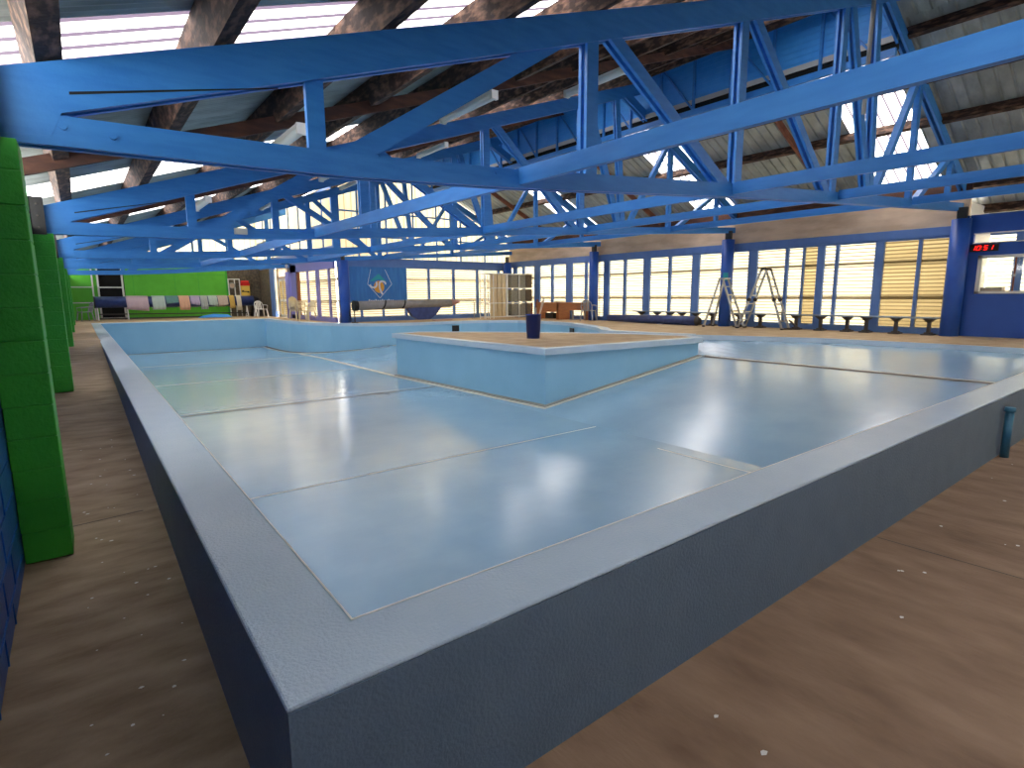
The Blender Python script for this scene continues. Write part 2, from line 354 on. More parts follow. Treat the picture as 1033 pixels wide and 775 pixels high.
bays = [-2.95,3.2,9.35,15.5,21.65,27.8,33.95]
stL = [(3.45,4.75),(9.55,10.95),(15.7,17.1),(21.85,23.25),(28,29.4),(-2.7,-1.4)]
stL.sort(); cur = -7.0; par = None
for (a, c) in stL+[(34.6,34.6)]:
    xe_ = 12.75 if cur < 21.6 else 8.2
    o = sheet(-1.4, xe_, cur, a, zl, .085, .018).build('ceiling' if par is None else 'roof_sheet','steel', par)
    if par is None: par = struct(o)
    if c > a: sheet(-1.4, 11.3 if a < 21.6 else 8.2, a, c, zl, .085, .018).build('skylight_sheet','sky', par)
    if c > a and a < 21.6: sheet(11.3, 12.75, a, c, zl, .085, .018).build('roof_sheet','steel', par)
    cur = c
sheet(8.2,12.75,21.66,22.0,zl,.085,.018).build('roof_sheet','steel',par)
cur = -7.0; parR = None
for (a, c) in [(-2.5,-1.1),(3.65,5.05),(9.3,10.75),(15.6,17.0),(21.9,21.9)]:
    o = sheet(12.67, 19.4, cur, a, zr, .25, .03, True).build('ceiling' if parR is None else 'roof_sheet','steel', parR)
    if parR is None: parR = struct(o)
    if c > a: sheet(12.67, 19.4, a, c, zr, .25, .03, True).build('skylight_sheet','skyr', parR)
    cur = c
# ---- purlins, left slope
sn = Vector((-.335,0,1)).normalized()
for i in range(11):
    x = -.70+1.27*i if i else -.42; y1 = 34 if x < 8.1 else 21.6
    b = MB(); c = Vector((x,0,zl(x)-.004))-sn*.15; p = Vector((x,-6.9,c.z)); p.x = c.x; q = Vector((c.x,y1,c.z)); b.beam(p, q, .14, .29, sn)
    o = b.build('roof_purlin','timber'); tag(o, 'weathered deep timber purlin under the left roof, %s from the left wall'%ORD[i], 'beam', 'purlins of the left roof')
snr = Vector((.481,0,1)).normalized()
for i, x in enumerate([12.9,14.07,15.28,16.48,17.68,18.7]):
    b = MB(); c = Vector((x,0,zr(x)-.004))-snr*.11; b.beam((c.x,-6.9,c.z),(c.x,21.6,c.z),.10,.21,snr)
    o = b.build('roof_purlin','timber'); tag(o, 'thin brown timber purlin under the right roof, %s down from the ridge'%ORD[i], 'beam', 'purlins of the right roof')
for i, y in enumerate([.13,6.28,12.43,18.58]):
    b = MB(); xr_ = 11.2 if y < 3 else 12.4; b.beam((-1.2,y,zl(-1.2)-.32),(xr_,y,zl(xr_)-.32),.06,.16,sn); o = b.build('mid_rafter','timberd')
    tag(o, 'dark timber rafter crossing under the left roof between trusses, %s from the front'%ORD[i], 'beam', 'left mid rafters')
    b = MB(); b.beam((12.7,y,zr(12.7)-.2),(18.8,y,zr(18.8)-.2),.07,.16,snr); o = b.build('mid_rafter','rafter')
    tag(o, 'red brown rafter sloping under the right roof between trusses, %s from the front'%ORD[i], 'beam', 'right mid rafters')
for i, y in enumerate([24.7,30.9]):
    b = MB(); b.beam((-1.2,y,zl(-1.2)-.32),(8.0,y,zl(8.0)-.32),.06,.16,sn); o = b.build('mid_rafter','timberd')
    tag(o, 'dark rafter over the far left recess, %s beyond the gable line'%ORD[i], 'beam', 'left mid rafters')
# ---- trusses
ZB = [(-.62,2.02),(1.5,2.06),(3.2,2.15),(7.1,2.44),(10.8,2.68),(17.4,3.10)]
def zb(x): return lerp(ZB, x)
def ztL(x): return 2.62+.335*x
def ztR(x): return 6.39-.481*(x-12.02)
def truss(Y0, lab, xmax=17.4, near=False):
    t = thing('roof_truss', lab, 'truss', (-.5,Y0,2.02), 'blue roof trusses'); ox, oz = -.5, 2.02
    full = xmax > 17
    def P(x, z): return (x-ox, z-oz)
    pl = [(-.042,-.0),(.0,.042)] ; planks = [(-.075,-.03),(.03,.075)]
    b = MB(); xs_ = [q[0] for q in ZB if q[0] < xmax-.1]+[xmax]
    for a, c in zip(xs_, xs_[1:]):
        for y0, y1 in planks: b.xzprism([P(a,zb(a)),P(c,zb(c)),P(c,zb(c)+.18),P(a,zb(a)+.18)], y0, y1)
    b.build('bottom_chord','blue', t)
    xt = 12.4 if full else min(xmax,12.4); b = MB()
    for y0, y1 in planks: b.xzprism([P(-.62,ztL(-.62)),P(-.62,2.06),P(-.36,2.08),P(-.30,ztL(-.30)-.30),P(xt,ztL(xt)-.30),P(xt,ztL(xt))], y0*1.03, y1*1.03)
    b.build('top_chord','blue', t)
    b = MB()
    for y0,y1 in [(-.081,-.076)]: b.xzprism([P(-.25,2.335),P(1.0,2.62),P(1.0,2.628),P(-.25,2.352)], y0, y1)
    b.build('plank_gap','black', t)
    if full:
        b = MB()
        for y0, y1 in planks: b.xzprism([P(11.75,ztR(11.75)),P(11.75,ztR(11.75)-.25),P(17.55,ztR(17.55)-.25),P(17.75,ztR(17.75))], y0, y1)
        b.build('right_chord','blue', t)
    def web(x0,z0,x1,z1,wd=.13,off=0,th=.05):
        if max(x0,x1) > xmax+.1: return
        b = MB(); b.beam((x0-ox,off,z0-oz),(x1-ox,off,z1-oz), th, wd, (0,0,1) if abs(x1-x0) > .3*abs(z1-z0) else (1,0,0)); b.build('strut','blue', t)
    tl = lambda x: ztL(x)-.15; tr = lambda x: ztR(x)-.12; bb = lambda x: zb(x)+.1
    web(1.29,bb(1.29),1.29,tl(1.29),.14); web(1.45,bb(1.45),4.1,tl(4.1),.17)
    for dy in (-.045,.045): web(4.3,bb(4.3),4.3,tl(4.3),.17,dy,.04)
    for dy in (-.045,.045): web(4.5,tl(4.5),7.0,bb(7.0),.15,dy,.04)
    for dy in (-.045,.045): web(7.22,bb(7.2),7.22,tl(7.2),.17,dy,.04)
    for dy in (-.045,.045): web(7.4,tl(7.4),10.05,bb(10.05),.15,dy,.04)
    for dy in (-.045,.045): web(10.2,bb(10.2),10.2,tl(10.2),.17,dy,.04)
    for dy in (-.045,.045): web(10.4,tl(10.4),11.7,bb(11.7),.17,dy,.04)
    for dy in (-.045,.045): web(11.45,tl(11.5),11.8,bb(11.8),.17,dy,.04)
    web(13.75,tr(13.75),11.95,bb(11.95),.13,0,.12); web(13.85,tr(13.85),13.85,bb(13.85),.15,0,.1)
    web(16.25,tr(16.2),14.1,bb(14.1),.11,0,.12); web(16.3,tr(16.3),16.3,bb(16.3),.13,0,.1)
    for x, z in [(-.3,2.14),(-.05,2.12),(3.0,2.27),(1.2,2.85),(4.2,3.9),(7.2,2.6)]:
        if x < xmax: b = MB(); b.tube([(x-ox,-.088,z-oz),(x-ox,-.07,z-oz)], .02, 8); b.build('bolt','blue', t)
    return t
for Y0, lab, xm in [(3.2,'nearest blue timber roof truss crossing above the near pool end',17.4),(9.35,'second blue roof truss, above the middle of the pool island',17.4),(15.5,'third blue roof truss, over the far half of the pool',17.4),(21.65,'fourth blue roof truss, in front of the cream gable wall',17.4),(27.8,'shorter blue roof truss over the far left recess',8.15)]:
    truss(Y0, lab, xm)
for x, dz, lab in [(3.3,.0,'thick blue beam running lengthwise, leftmost of the four under the trusses'),(7.1,-.0,'blue lengthwise beam, second from the left under the trusses'),(10.4,.02,'blue lengthwise beam, third from the left under the trusses'),(13.9,.02,'blue lengthwise beam nearest the right window wall')]:
    z0 = zb(x)+dz+.03; b = MB(); prev = -6.9
    for Y0 in (3.2,9.35,15.5,21.65):
        b.box((x-.03,prev,z0),(x+.03,Y0-.08,z0+.16)); prev = Y0+.08
    o = b.build('lengthwise_beam','blue'); tag(o, lab, 'beam', 'lengthwise blue beams')
# ---- clerestory
XC = 12.62
b = MB(); y = 3.22
b.box((XC,3.22,5.98),(XC+.02,21.6,7.17)); cl = struct(b.build('wall_clerestory','clad'))
b = MB()
for k in range(9): b.box((XC-.012,3.22,6.04+.125*k),(XC,21.6,6.06+.125*k))
b.build('cladding_rib','clad', cl)
b = MB(); b.box((XC-.03,3.22,5.87),(XC-.005,21.6,5.98)); b.build('flashing','ridge', cl)
b = MB(); b.box((XC-.10,3.22,5.58),(XC-.02,21.6,5.72)); b.build('lower_rail','blue', cl)
b = MB(); b.box((XC+.05,3.22,5.72),(XC+.07,21.6,5.88)); b.build('gap_backing','dark', cl)
b = MB(); n = 0; y = 3.6
while y < 21.5:
    b.beam((XC-.06,y,5.65),(XC-.06,y,7.0),.05,.07,(1,0,0))
    if n % 2 == 0: b.beam((XC-.05,y,5.7),(XC-.05,y+1.0,6.95),.04,.05,(1,0,0))
    y += 1.03; n += 1
b.build('stud','blue', cl)
sheet(11.5, 12.9, -7, 3.3, lambda x: zr(x)+.035, .25, .03, True).build('roof_sheet','steel', parR)
b = MB(); c = Vector((11.75,0,zr(11.75)-.004))-snr*.11; b.beam((c.x,-6.9,c.z),(c.x,3.1,c.z),.10,.21,snr); o = b.build('roof_purlin','timber')
tag(o, 'short brown purlin near the ridge in front of the nearest truss', 'beam', 'purlins of the right roof')
b = MB(); b.beam((12.8,3.36,zr(12.8)-.10),(14.0,3.36,zr(14.0)-.10),.06,.16,snr); o = b.build('barge_board','timberd'); tag(o, 'dark board down the top of the right roof just behind the nearest truss', 'board')
# ---- lights
def batten(x, y, z, lab, slope=.335, L_=1.55):
    t = thing('fluorescent_light', lab, 'ceiling light', (x,y,z), 'fluorescent battens')
    b = MB(); b.box((-.05,-L_/2,.05),(.05,L_/2,.10)); b.build('batten_body','white', t)
    b = MB(); b.tube([(0,-L_/2+.01,.02),(0,L_/2-.01,.02)], .055, 12); b.build('diffuser','lampw', t, smooth=True)
    b = MB(); b.box((-.06,-L_/2-.02,-.03),(.06,-L_/2+.04,.10)); b.build('end_cap','white', t); b = MB(); b.box((-.06,L_/2-.04,-.03),(.06,L_/2+.02,.10)); b.build('end_cap','white', t)
    return t
side = ['lowest row','middle row','highest row']
for bi, (yc, bn) in enumerate([(6.65,'first and second truss'),(12.9,'second and third truss'),(19.0,'third and fourth truss')]):
    for xi, x in enumerate([2.05,5.05,7.9]):
        batten(x, yc+(.1 if xi==1 else 0), 2.41+.335*x, 'white fluorescent light, %s of left roof, between %s'%(side[xi], bn))
    batten(13.1, yc-.8, zr(13.1)-.32, 'white fluorescent light under the blue clerestory, between %s'%bn)
# ---- right window wall
wr = MB(); XP = XW
# posts between
def win_bay(y0, y1, cuts, name, x=XW):
    """cuts: (y, width) mullions; panels between"""
    fr = MB(); fr.box((x-.06,y0,2.46),(x+.06,y1,2.74)); fr.box((x-.09,y0,2.52),(x-.06,y1,2.56)); fr.box((x-.05,y0,0),(x+.06,y1,.17))
    for (y, wd) in cuts: fr.box((x-.05,y-wd/2,.17),(x+.05,y+wd/2,2.46))
    o = struct(fr.build(name,'framblue'))
    return o
def xpanel(name, parent, y0, y1, z0, z1, m, x, pitch=.1, amp=.02):
    n = int((z1-z0)/pitch*6); vs = []
    for i in range(n+1):
        z = z0+(z1-z0)*i/n; xx = x+amp*(.5-.5*math.cos(2*math.pi*(z-z0)/pitch)); vs += [(xx,y0,z),(xx,y1,z)]
    b = MB(); b.add(vs, [(2*i,2*i+1,2*i+3,2*i+2) for i in range(n)]); return b.build(name, m, parent)
bayc = [(3.3,9.2,[(3.95,.08),(4.89,.22),(5.99,.09),(6.44,.2),(6.95,.06),(7.46,.1),(8.58,.3)]),
        (9.5,15.35,[(9.62,.1),(10.74,.3),(11.86,.12),(12.94,.32),(14.05,.13),(15.05,.3)]),
        (15.65,21.65,[(15.8,.1),(16.26,.14),(17.33,.4),(18.48,.14),(19.57,.4),(20.64,.14),(21.3,.3)])]
for i, (a, c, cuts) in enumerate(bayc):
    o = win_bay(a-.2, c+.2, cuts, 'window_%d'%(i+1))
    if i == 0:
        xpanel('window_sheet', o, 3.1, 4.95, .15, 2.5, 'creamd', XW+.02); xpanel('window_sheet', o, 4.95, 6.5, .15, 2.5, 'cream', XW+.02)
        xpanel('window_sheet', o, 6.5, 6.95, .15, 2.5, 'creamd', XW+.02); xpanel('window_sheet', o, 6.95, c+.2, .15, 2.5, 'cream', XW+.02)
    else: xpanel('window_sheet', o, a-.2, c+.2, .15, 2.5, 'cream', XW+.02)
    b = MB(); b.box((XW+.07,a-.2,.92),(XW+.11,c+.2,1.0)); b.box((XW+.07,a-.2,1.86),(XW+.11,c+.2,1.94)); b.build('outside_rail','timberp', o)
b = MB(); b.box((XW-.02,3.0,2.74),(XW+.08,21.9,3.42)); o = struct(b.build('trim_2','timberp'))
b = MB(); b.box((XW+.02,3.0,3.42),(XW+.08,21.9,4.02)); struct(b.build('wall_right','timberd'))
b = MB(); b.box((XW-.02,-7,-.9),(XW+.5,3.0,-.01)); struct(b.build('wall_right','royal'))
# office wall with opening, window and clock
xo = 17.25
b = MB(); b.box((xo,2.68,0),(xo+.12,3.0,2.27)); b.box((xo,-3,0),(xo+.12,2.68,1.05)); b.box((xo,-3,1.97),(xo+.12,2.68,2.27)); b.box((xo,-3,1.05),(xo+.12,.4,1.97))
b.box((xo,-3,2.5),(xo+.12,3.0,2.95)); b.box((xo,2.82,2.27),(xo+.12,3.0,2.5)); b.box((xo,-3,2.27),(xo+.12,.4,2.5)); b.box((xo,-7,0),(xo+.12,-3,2.95))
ow = struct(b.build('wall_office','royal'))
b = MB()
for a_, c_ in [((xo-.03,.4,1.05),(xo+.05,.48,1.97)),((xo-.03,2.60,1.05),(xo+.05,2.68,1.97)),((xo-.03,.4,1.05),(xo+.05,2.68,1.11)),((xo-.03,.4,1.90),(xo+.05,2.68,1.97))]: b.box(a_, c_)
ofw = struct(b.build('window_4','white'))
b = MB(); b.box((xo+.0,1.96,1.11),(xo+.03,1.99,1.90)); b.build('sliding_sash','rafter', ofw)
b = MB(); b.tube([(xo-.02,1.97,1.48),(xo+.0,1.97,1.48)], .03, 10); b.build('latch','alum', ofw)
b = MB(); b.box((xo+.03,.48,1.11),(xo+.036,2.6,1.90)); b.build('glass_pane','glass', ofw)
b = MB()
for z in (2.27,2.50): b.box((xo-.02,-2,z-.012),(xo+.02,2.82,z+.012))
b.tube([(xo-.02,2.93,2.27),(xo-.02,2.93,2.95)], .012, 8); b.build('upper_frame','white', ofw)
# office exterior windows behind
b = MB(); b.box((19.45,-3,-.05),(19.5,3.0,.9)); b.box((19.45,-3,2.6),(19.5,3.0,3.2)); b.box((19.43,2.25,.9),(19.5,2.45,2.6)); b.box((19.43,.9,.9),(19.5,1.0,2.6)); os_ = struct(b.build('wall_outer','framblue'))
xpanel('office_sheet', os_, -3, 3.0, .85, 2.65, 'cream', 19.52)
b = MB(); b.box((XW+.13,3.0,-.05),(19.5,3.06,3.3)); struct(b.build('wall_office_side','white'))
b = MB(); b.box((17.45,-3,-.05),(19.5,3.0,0)); struct(b.build('floor','deck'))
b = MB(); b.box((17.42,2.2,1.02),(17.75,2.62,1.2)); o = b.build('cardboard_box','timberp', bevel=.01); tag(o, 'low brown box on the sill inside the office window', 'box')
b = MB(); b.box((17.40,-1.0,.0),(17.80,2.66,1.02)); o = b.build('counter','white'); tag(o, 'white counter behind the office window holding the low box', 'counter')
# clock
ck = thing('digital_clock', 'black digital clock with red digits on the blue office wall', 'clock', (xo-.03,2.62,2.15))
b = MB(); b.box((-.03,-.30,-.085),(.03,.24,.085)); b.build('clock_case','black', ck, bevel=.008)
segs = {'0':'abcdef','1':'bc','5':'acdfg'}
def digit(mb, ch, y, z, wd=.06, hh=.05):
    S = {'a':((0,hh),(1,hh)),'g':((0,0),(1,0)),'d':((0,-hh),(1,-hh)),'f':((0,0),(0,hh)),'b':((1,0),(1,hh)),'e':((0,-hh),(0,0)),'c':((1,-hh),(1,0))}
    for s_ in segs[ch]:
        (u0,v0),(u1,v1) = S[s_]; sl = .25
        mb.beam((-.033,y-u0*wd-v0*sl,z+v0),(-.033,y-u1*wd-v1*sl,z+v1),.012,.016,(1,0,0))
b = MB(); 
for ch, y in [('1',.20),('0',.10),('5',-.04),('1',-.14)]: digit(b, ch, y, 0)
b.box((-.038,.0,.02),(-.03,.012,.032)); b.box((-.038,.01,-.03),(-.03,.022,-.018)); b.build('digits','led', ck)
# ---- round posts
def post(x, y, r, h, lab, m='postblue', box_=False):
    t = thing('round_post', lab, 'post', (x,y,0), 'blue posts')
    b = MB(); b.lathe((0,0,0), [(r,0),(r,h)], 28); b.build('shaft', m, t, smooth=True)
    b = MB(); b.box((-.05,-.1,h),(.05,.1,h+.28)); b.build('saddle','dsteel', t)
    return t
post(17.05,3.05,.2,2.86,'blue round post at the right, beside the office wall')
pc = post(17.02,9.3,.2,2.86,'blue round post behind the aluminium step ladder')
b = MB(); b.box((-.21,-.16,1.52),(-.17,.0,1.78)); b.build('notice_card','teal', pc)
post(17.05,15.5,.2,2.86,'blue round post behind the white plastic chair by the desks')
post(17.0,21.5,.22,2.7,'blue post in the far right corner behind the rack')
post(8.45,21.4,.22,2.55,'blue round post left of the banner')
post(8.2,28.07,.2,2.3,'purple blue post left of the cream plastic chairs','purple')
# ---- back wall (Y=21.65) right of the recess
YB = 21.72
fr = MB(); fr.box((8.3,YB-.06,2.3),(17.4,YB+.06,2.6)); fr.box((8.3,YB-.09,2.40),(17.4,YB-.06,2.44)); fr.box((8.3,YB-.05,0),(17.4,YB+.06,.2))
for x, wd in [(8.62,.06),(9.3,.08),(10.3,.08),(11.4,.1),(12.6,.1),(13.94,.12),(15.3,.12),(16.6,.12)]: fr.box((x-wd/2,YB-.05,.2),(x+wd/2,YB+.05,2.3))
wb = struct(fr.build('window_5','framblue'))
def ypanel(name, parent, x0, x1, z0, z1, m, y, pitch=.1, amp=.02):
    n = int((z1-z0)/pitch*6); vs = []
    for i in range(n+1):
        z = z0+(z1-z0)*i/n; yy_ = y+amp*(.5-.5*math.cos(2*math.pi*(z-z0)/pitch)); vs += [(x0,yy_,z),(x1,yy_,z)]
    b = MB(); b.add(vs, [(2*i,2*i+1,2*i+3,2*i+2) for i in range(n)]); return b.build(name, m, parent)
ypanel('window_sheet', wb, 8.3, 17.4, .18, 2.32, 'cream', YB+.02)
b = MB(); b.box((8.3,YB+.07,.85),(17.4,YB+.11,.93)); b.box((8.3,YB+.07,1.8),(17.4,YB+.11,1.88)); b.build('outside_rail','timberp', wb)
# gable above
def gablepanel(pts, y, name, parent=None):
    b = MB(); n = len(pts); b.add([(x,y,z) for x,z in pts], [tuple(range(n))]); return b.build(name,'gable',parent)
gp = [(8.2,2.62),(17.4,2.62),(17.4,3.9),(12.45,6.3),(12.45,7.05),(8.2,5.65)]
b = MB(); b.box((8.2,YB-.02,2.58),(17.4,YB+.1,2.70)); ga = struct(b.build('wall_back','framblue')); gablepanel(gp, YB+.06, 'gable_sheet', ga)
b = MB()
for x in (9.3,10.6,11.9,13.1,14.4,15.8): b.box((x-.03,YB,2.7),(x+.03,YB+.05,min(zl(x)-.1, 9 if x < 12.4 else zr(x)-.1)))
for z in (3.6,4.6): b.box((8.2,YB+.0,z-.03),(17.0 if z<4 else 15.5,YB+.05,z+.03))
b.build('gable_stud','blue', ga)
b = MB(); b.box((8.2,YB-.05,2.6),(8.5,YB+.1,5.55)); b.build('gable_post','blue', ga)
# return wall at X=8.2
XR = 8.22
fr = MB(); fr.box((XR-.05,21.8,2.25),(XR+.05,27.82,2.6)); fr.box((XR-.05,21.8,0),(XR+.05,27.9,.2))
for y, wd in [(22.45,.1),(23.9,.3),(25.25,.1)]: fr.box((XR-.05,y-wd/2,.2),(XR+.05,y+wd/2,2.25))
wret = struct(fr.build('window_6','purple')); xpanel('window_sheet', wret, 21.8, 26.6, .18, 2.27, 'cream', XR+.03)
b = MB(); b.box((XR-.06,26.55,.0),(XR+.04,26.85,2.25)); b.build('timber_jamb','rafter', wret)
b = MB(); b.box((XR+.1,21.8,.85),(XR+.14,27,.93)); b.box((XR+.1,21.8,1.75),(XR+.14,27,1.83)); b.build('outside_rail','timberp', wret)
b = MB(); b.add([(XR+.06,21.8,3.15),(XR+.06,34.6,3.15),(XR+.06,34.6,5.62),(XR+.06,21.8,5.62)], [(0,1,2,3)]); o = struct(b.build('wall_return','gable'))
b = MB()
for y in (23,24.6,26.2,27.8,29.4,31,32.6): b.box((XR,y-.04,2.6),(XR+.05,y+.04,5.6))
for z in (4.1,5.5): b.box((XR,21.8,z-.05),(XR+.05,34.6,z+.05))
b.box((XR,21.8,2.6),(XR+.1,34.6,3.17))
b.build('wall_stud','framblue', o)
b = MB(); b.box((XR-.05,26.86,0),(XR+.05,27.83,2.6)); struct(b.build('wall_return','purple'))
# door in the return wall
dr = MB()
for a_, c_ in [((XR-.05,28.3,0),(XR+.05,28.5,2.6)),((XR-.05,30.0,0),(XR+.05,30.25,2.6)),((XR-.05,28.5,2.0),(XR+.05,30.0,2.12)),((XR-.05,28.5,2.5),(XR+.05,30.0,2.6))]: dr.box(a_, c_)
dd = struct(dr.build('door_1','timberp'))
b = MB(); b.box((XR-.02,28.5,0.01),(XR+.02,30.0,2.0)); b.build('door_leaf','cream', dd)
b = MB(); 
for y in (28.55,29.25,29.95): b.box((XR-.04,y-.05,.02),(XR-.02,y+.05,2.0))
for z in (.1,.9,1.95): b.box((XR-.04,28.5,z-.06),(XR-.02,30.0,z+.06))
b.build('door_rail','white', dd)
b = MB(); b.add([(XR,28.5,2.12),(XR,30.0,2.12),(XR,30.0,2.5),(XR,28.5,2.5)], [(0,1,2,3)]); b.build('transom','cream', dd)
b = MB(); b.add([(XR,30.25,.3),(XR,30.8,.3),(XR,30.8,2.55),(XR,30.25,2.55)], [(0,1,2,3)]); b.build('side_light','cream', dd)
b = MB(); b.box((XR-.08,30.8,0),(XR+.08,31.5,2.6)); struct(b.build('wall_return','framblue'))
b = MB(); b.box((XR-.05,31.5,0),(XR+.08,34.6,2.6)); struct(b.build('wall_return','stone'))
# far recess wall
YF = 33.8
b = MB(); b.box((6.45,YF,-.1),(8.2,YF+.15,2.7)); struct(b.build('wall_far','stone'))
b = MB(); b.box((1.62,YF-.02,0),(6.40,YF+.15,2.66)); o = struct(b.build('wall_far','greenlite'))
b = MB()
for x in (2.0,3.87,5.0): b.box((x-.008,YF-.03,0),(x+.008,YF-.018,2.66))
b.box((1.62,YF-.03,2.3),(6.4,YF-.02,2.32)); b.build('panel_joint','green', o)
b = MB(); b.box((6.36,YF-.05,0),(6.45,YF+.15,2.66)); b.build('panel_edge','green', o)
b = MB(); b.box((-.9,YF-.02,0),(.5,YF+.15,2.66)); struct(b.build('wall_far','greenlite'))
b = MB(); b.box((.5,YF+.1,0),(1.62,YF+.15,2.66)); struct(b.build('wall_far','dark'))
b = MB(); b.box((.48,YF-.06,0),(.56,YF,2.66)); b.box((1.5,YF-.06,0),(1.58,YF,2.66)); b.box((.5,YF-.06,1.58),(1.55,YF-.01,1.64)); b.box((.5,YF-.06,.02),(1.55,YF-.01,.09)); struct(b.build('door_2','white'))
rl = MB()
for z in (1.62,.85): rl.box((-.6,YF-.09,z-.025),(.3,YF-.04,z+.025))
rl.box((.26,YF-.1,0),(.33,YF-.04,2.5)); rl.box((-.62,YF-.1,0),(-.57,YF-.04,2.5)); o = rl.build('white_gate','white'); tag(o, 'white rail gate frame against the green wall left of the dark doorway', 'gate')
b = MB(); b.add([(-1.0,YF+.3,2.5),(.8,YF+.3,3.2),(8.25,YF+.3,3.2),(8.25,YF+.3,5.65)], [(0,1,2,3)]); o = struct(b.build('wall_far','gable'))
b = MB()
for x in (1.5,3.2,4.9,6.6): b.box((x-.05,YF+.2,2.66),(x+.05,YF+.26,zl(x)-.1))
b.box((-1,YF+.16,2.6),(8.25,YF+.28,3.22)); b.build('wall_stud','blue', o)
# front wall behind the camera; window band added to light the near floor
b = MB(); b.box((-1,-7.1,-.9),(8,-7,6.9)); b.box((8,-7.1,2.5),(19.5,-7,6.9)); b.box((8,-7.1,-.9),(19.5,-7,.2)); wf = struct(b.build('wall_front','wallblue'))
b = MB()
for x in range(8,20,2): b.box((x-.06,-7.1,.2),(x+.06,-6.98,2.5))
b.build('window_frame','framblue', wf); ypanel('window_sheet', wf, 8, 19.5, .2, 2.5, 'cream', -7.06)  # unseen mullions and sheet, put in as fill light for the near surfaces
# ------------------------------------------------------------------ banner
bn = thing('wall_banner', 'blue cloth banner with white, teal and orange logo on the far window wall', 'banner', (10.05,21.55,1.6))
def cloth(x0, x1, z0, z1, amp=.03, n=40, waves=9, th=.01):
    b = MB(); vs = []
    for s_ in (0, th):
        for i in range(n+1):
            x = x0+(x1-x0)*i/n
            for j in range(7):
                z = z0+(z1-z0)*j/6; vs.append((x, s_+amp*math.sin(i/n*waves*2*math.pi+.6*math.sin(j))*(.6+.4*math.sin(i*.7)), z))
    m_ = (n+1)*7; fs = []
    for i in range(n):
        for j in range(6):
            a = i*7+j; fs += [(a,a+7,a+8,a+1),(m_+a,m_+a+1,m_+a+8,m_+a+7)]
    for i in range(n): fs += [(i*7,m_+i*7,m_+i*7+7,i*7+7),(i*7+6,i*7+13,m_+i*7+13,m_+i*7+6)]
    for j in range(6): fs += [(j,j+1,m_+j+1,m_+j),(n*7+j,m_+n*7+j,m_+n*7+j+1,n*7+j+1)]
    b.add(vs, fs); return b
cloth(-1.3,1.35,-.75,.72,.018).build('cloth','banner', bn)
ly = -.035
def flat(poly, name, m, y=ly):
    b = MB(); b.xzprism(poly, y, y+.008); return b.build(name, m, bn)
flat([(-.42,.12),(.0,.44),(.34,.12),(.2,.12),(-.02,.22),(-.25,.12)], 'logo_roof','teal')
flat([(.0+.24*math.cos(R(a)),-.12+.26*math.sin(R(a))) for a in range(0,360,20)], 'logo_disc','orange')
def stroke(pts, wd, name, m, y=ly-.008):
    b = MB(); pts = [(x,y,z) for x,z in pts]
    for p, q in zip(pts, pts[1:]): b.beam(p, q, .008, wd, (0,1,0) if False else (0,0,1) if abs(q[2]-p[2]) < abs(q[0]-p[0]) else (1,0,0))
    return b.build(name, m, bn)
J = [(-.12,.1)]+[(-.26+.15*math.cos(R(a)),-.02+.13*math.sin(R(a))) for a in range(0,-190,-20)]
S_ = [(.30+.0,.0)]+[(.16+.15*math.cos(R(a)),.0+.12*math.sin(R(a))) for a in range(0,190,20)]+[(.02,-.14),(.06,-.28),(.14,-.44)]
stroke(J, .075, 'logo_letter','white2'); stroke(S_, .075, 'logo_letter','white2')
for a_, c_ in [((-.52,0),(.02,-.6)),((.02,-.6),(.6,0)),((-.52,0),(-.35,.62)),((.6,0),(.3,.62))]:
    stroke([a_,c_], .018, 'logo_line','white2', ly)
b = MB()
for i in range(12): b.box((-.5+.1*i,ly,-.74),(-.44+.1*i,ly+.008,-.68+.03*(i%3==0)))
b.build('banner_text','white2', bn)
# ------------------------------------------------------------------ furniture by the right wall
def pedestal(px_, r=0):
    b = MB()
    return b
def bench(ya, yb, legs, lab):
    t = thing('pool_bench', lab, 'bench', (17.0,(ya+yb)/2,0), 'pedestal benches'); yc = (ya+yb)/2
    b = MB(); b.box((-.15,ya-yc,.42),(.15,yb-yc,.46)); b.build('seat','bench', t, bevel=.01)
    for y in legs:
        y -= yc; b = MB(); b.box((-.13,y-.11,.395),(.13,y+.11,.42))
        b.add([(-.12,y-.1,.395),(.12,y-.1,.395),(.12,y+.1,.395),(-.12,y+.1,.395),(-.05,y-.035,.32),(.05,y-.035,.32),(.05,y+.035,.32),(-.05,y+.035,.32)],[(0,1,2,3),(0,4,5,1),(1,5,6,2),(2,6,7,3),(3,7,4,0)])
        b.box((-.05,y-.035,.07),(.05,y+.035,.33)); b.box((-.10,y-.07,.035),(.10,y+.07,.07)); b.box((-.17,y-.12,0),(.17,y+.12,.035)); b.build('leg','dsteel', t)
bench(3.26,5.15,[3.47,4.21,4.93],'long pale bench on dark pedestals nearest the office wall')
bench(5.2,7.3,[5.42,6.15,6.87],'pale pedestal bench between the office bench and the tall ladder')
bench(7.35,9.0,[8.01,8.75],'pale pedestal bench behind the two ladders')
bench(9.6,13.25,[9.75,10.4,10.99,11.5,12.09,12.85],'farthest pale pedestal bench, behind the rolled navy cover')
# rolled cover on the floor
t = thing('rolled_pool_cover', 'rolled navy pool cover lying on the deck in front of the benches', 'pool cover', (16.62,12.1,0))
b = MB(); b.tube([(0,-2.0,.165),(0,0,.165),(0,2.1,.16)], [.165,.16,.13], 20); b.build('roll','cover', t, smooth=True)
b = MB(); b.tube([(0,-2.12,.165),(0,-2.0,.165)], [.10,.175], 16); b.build('loose_end','dsteel', t)
b = MB(); b.box((-.17,-.6,0),(.0,-.45,.012)); b.build('strap','white', t)
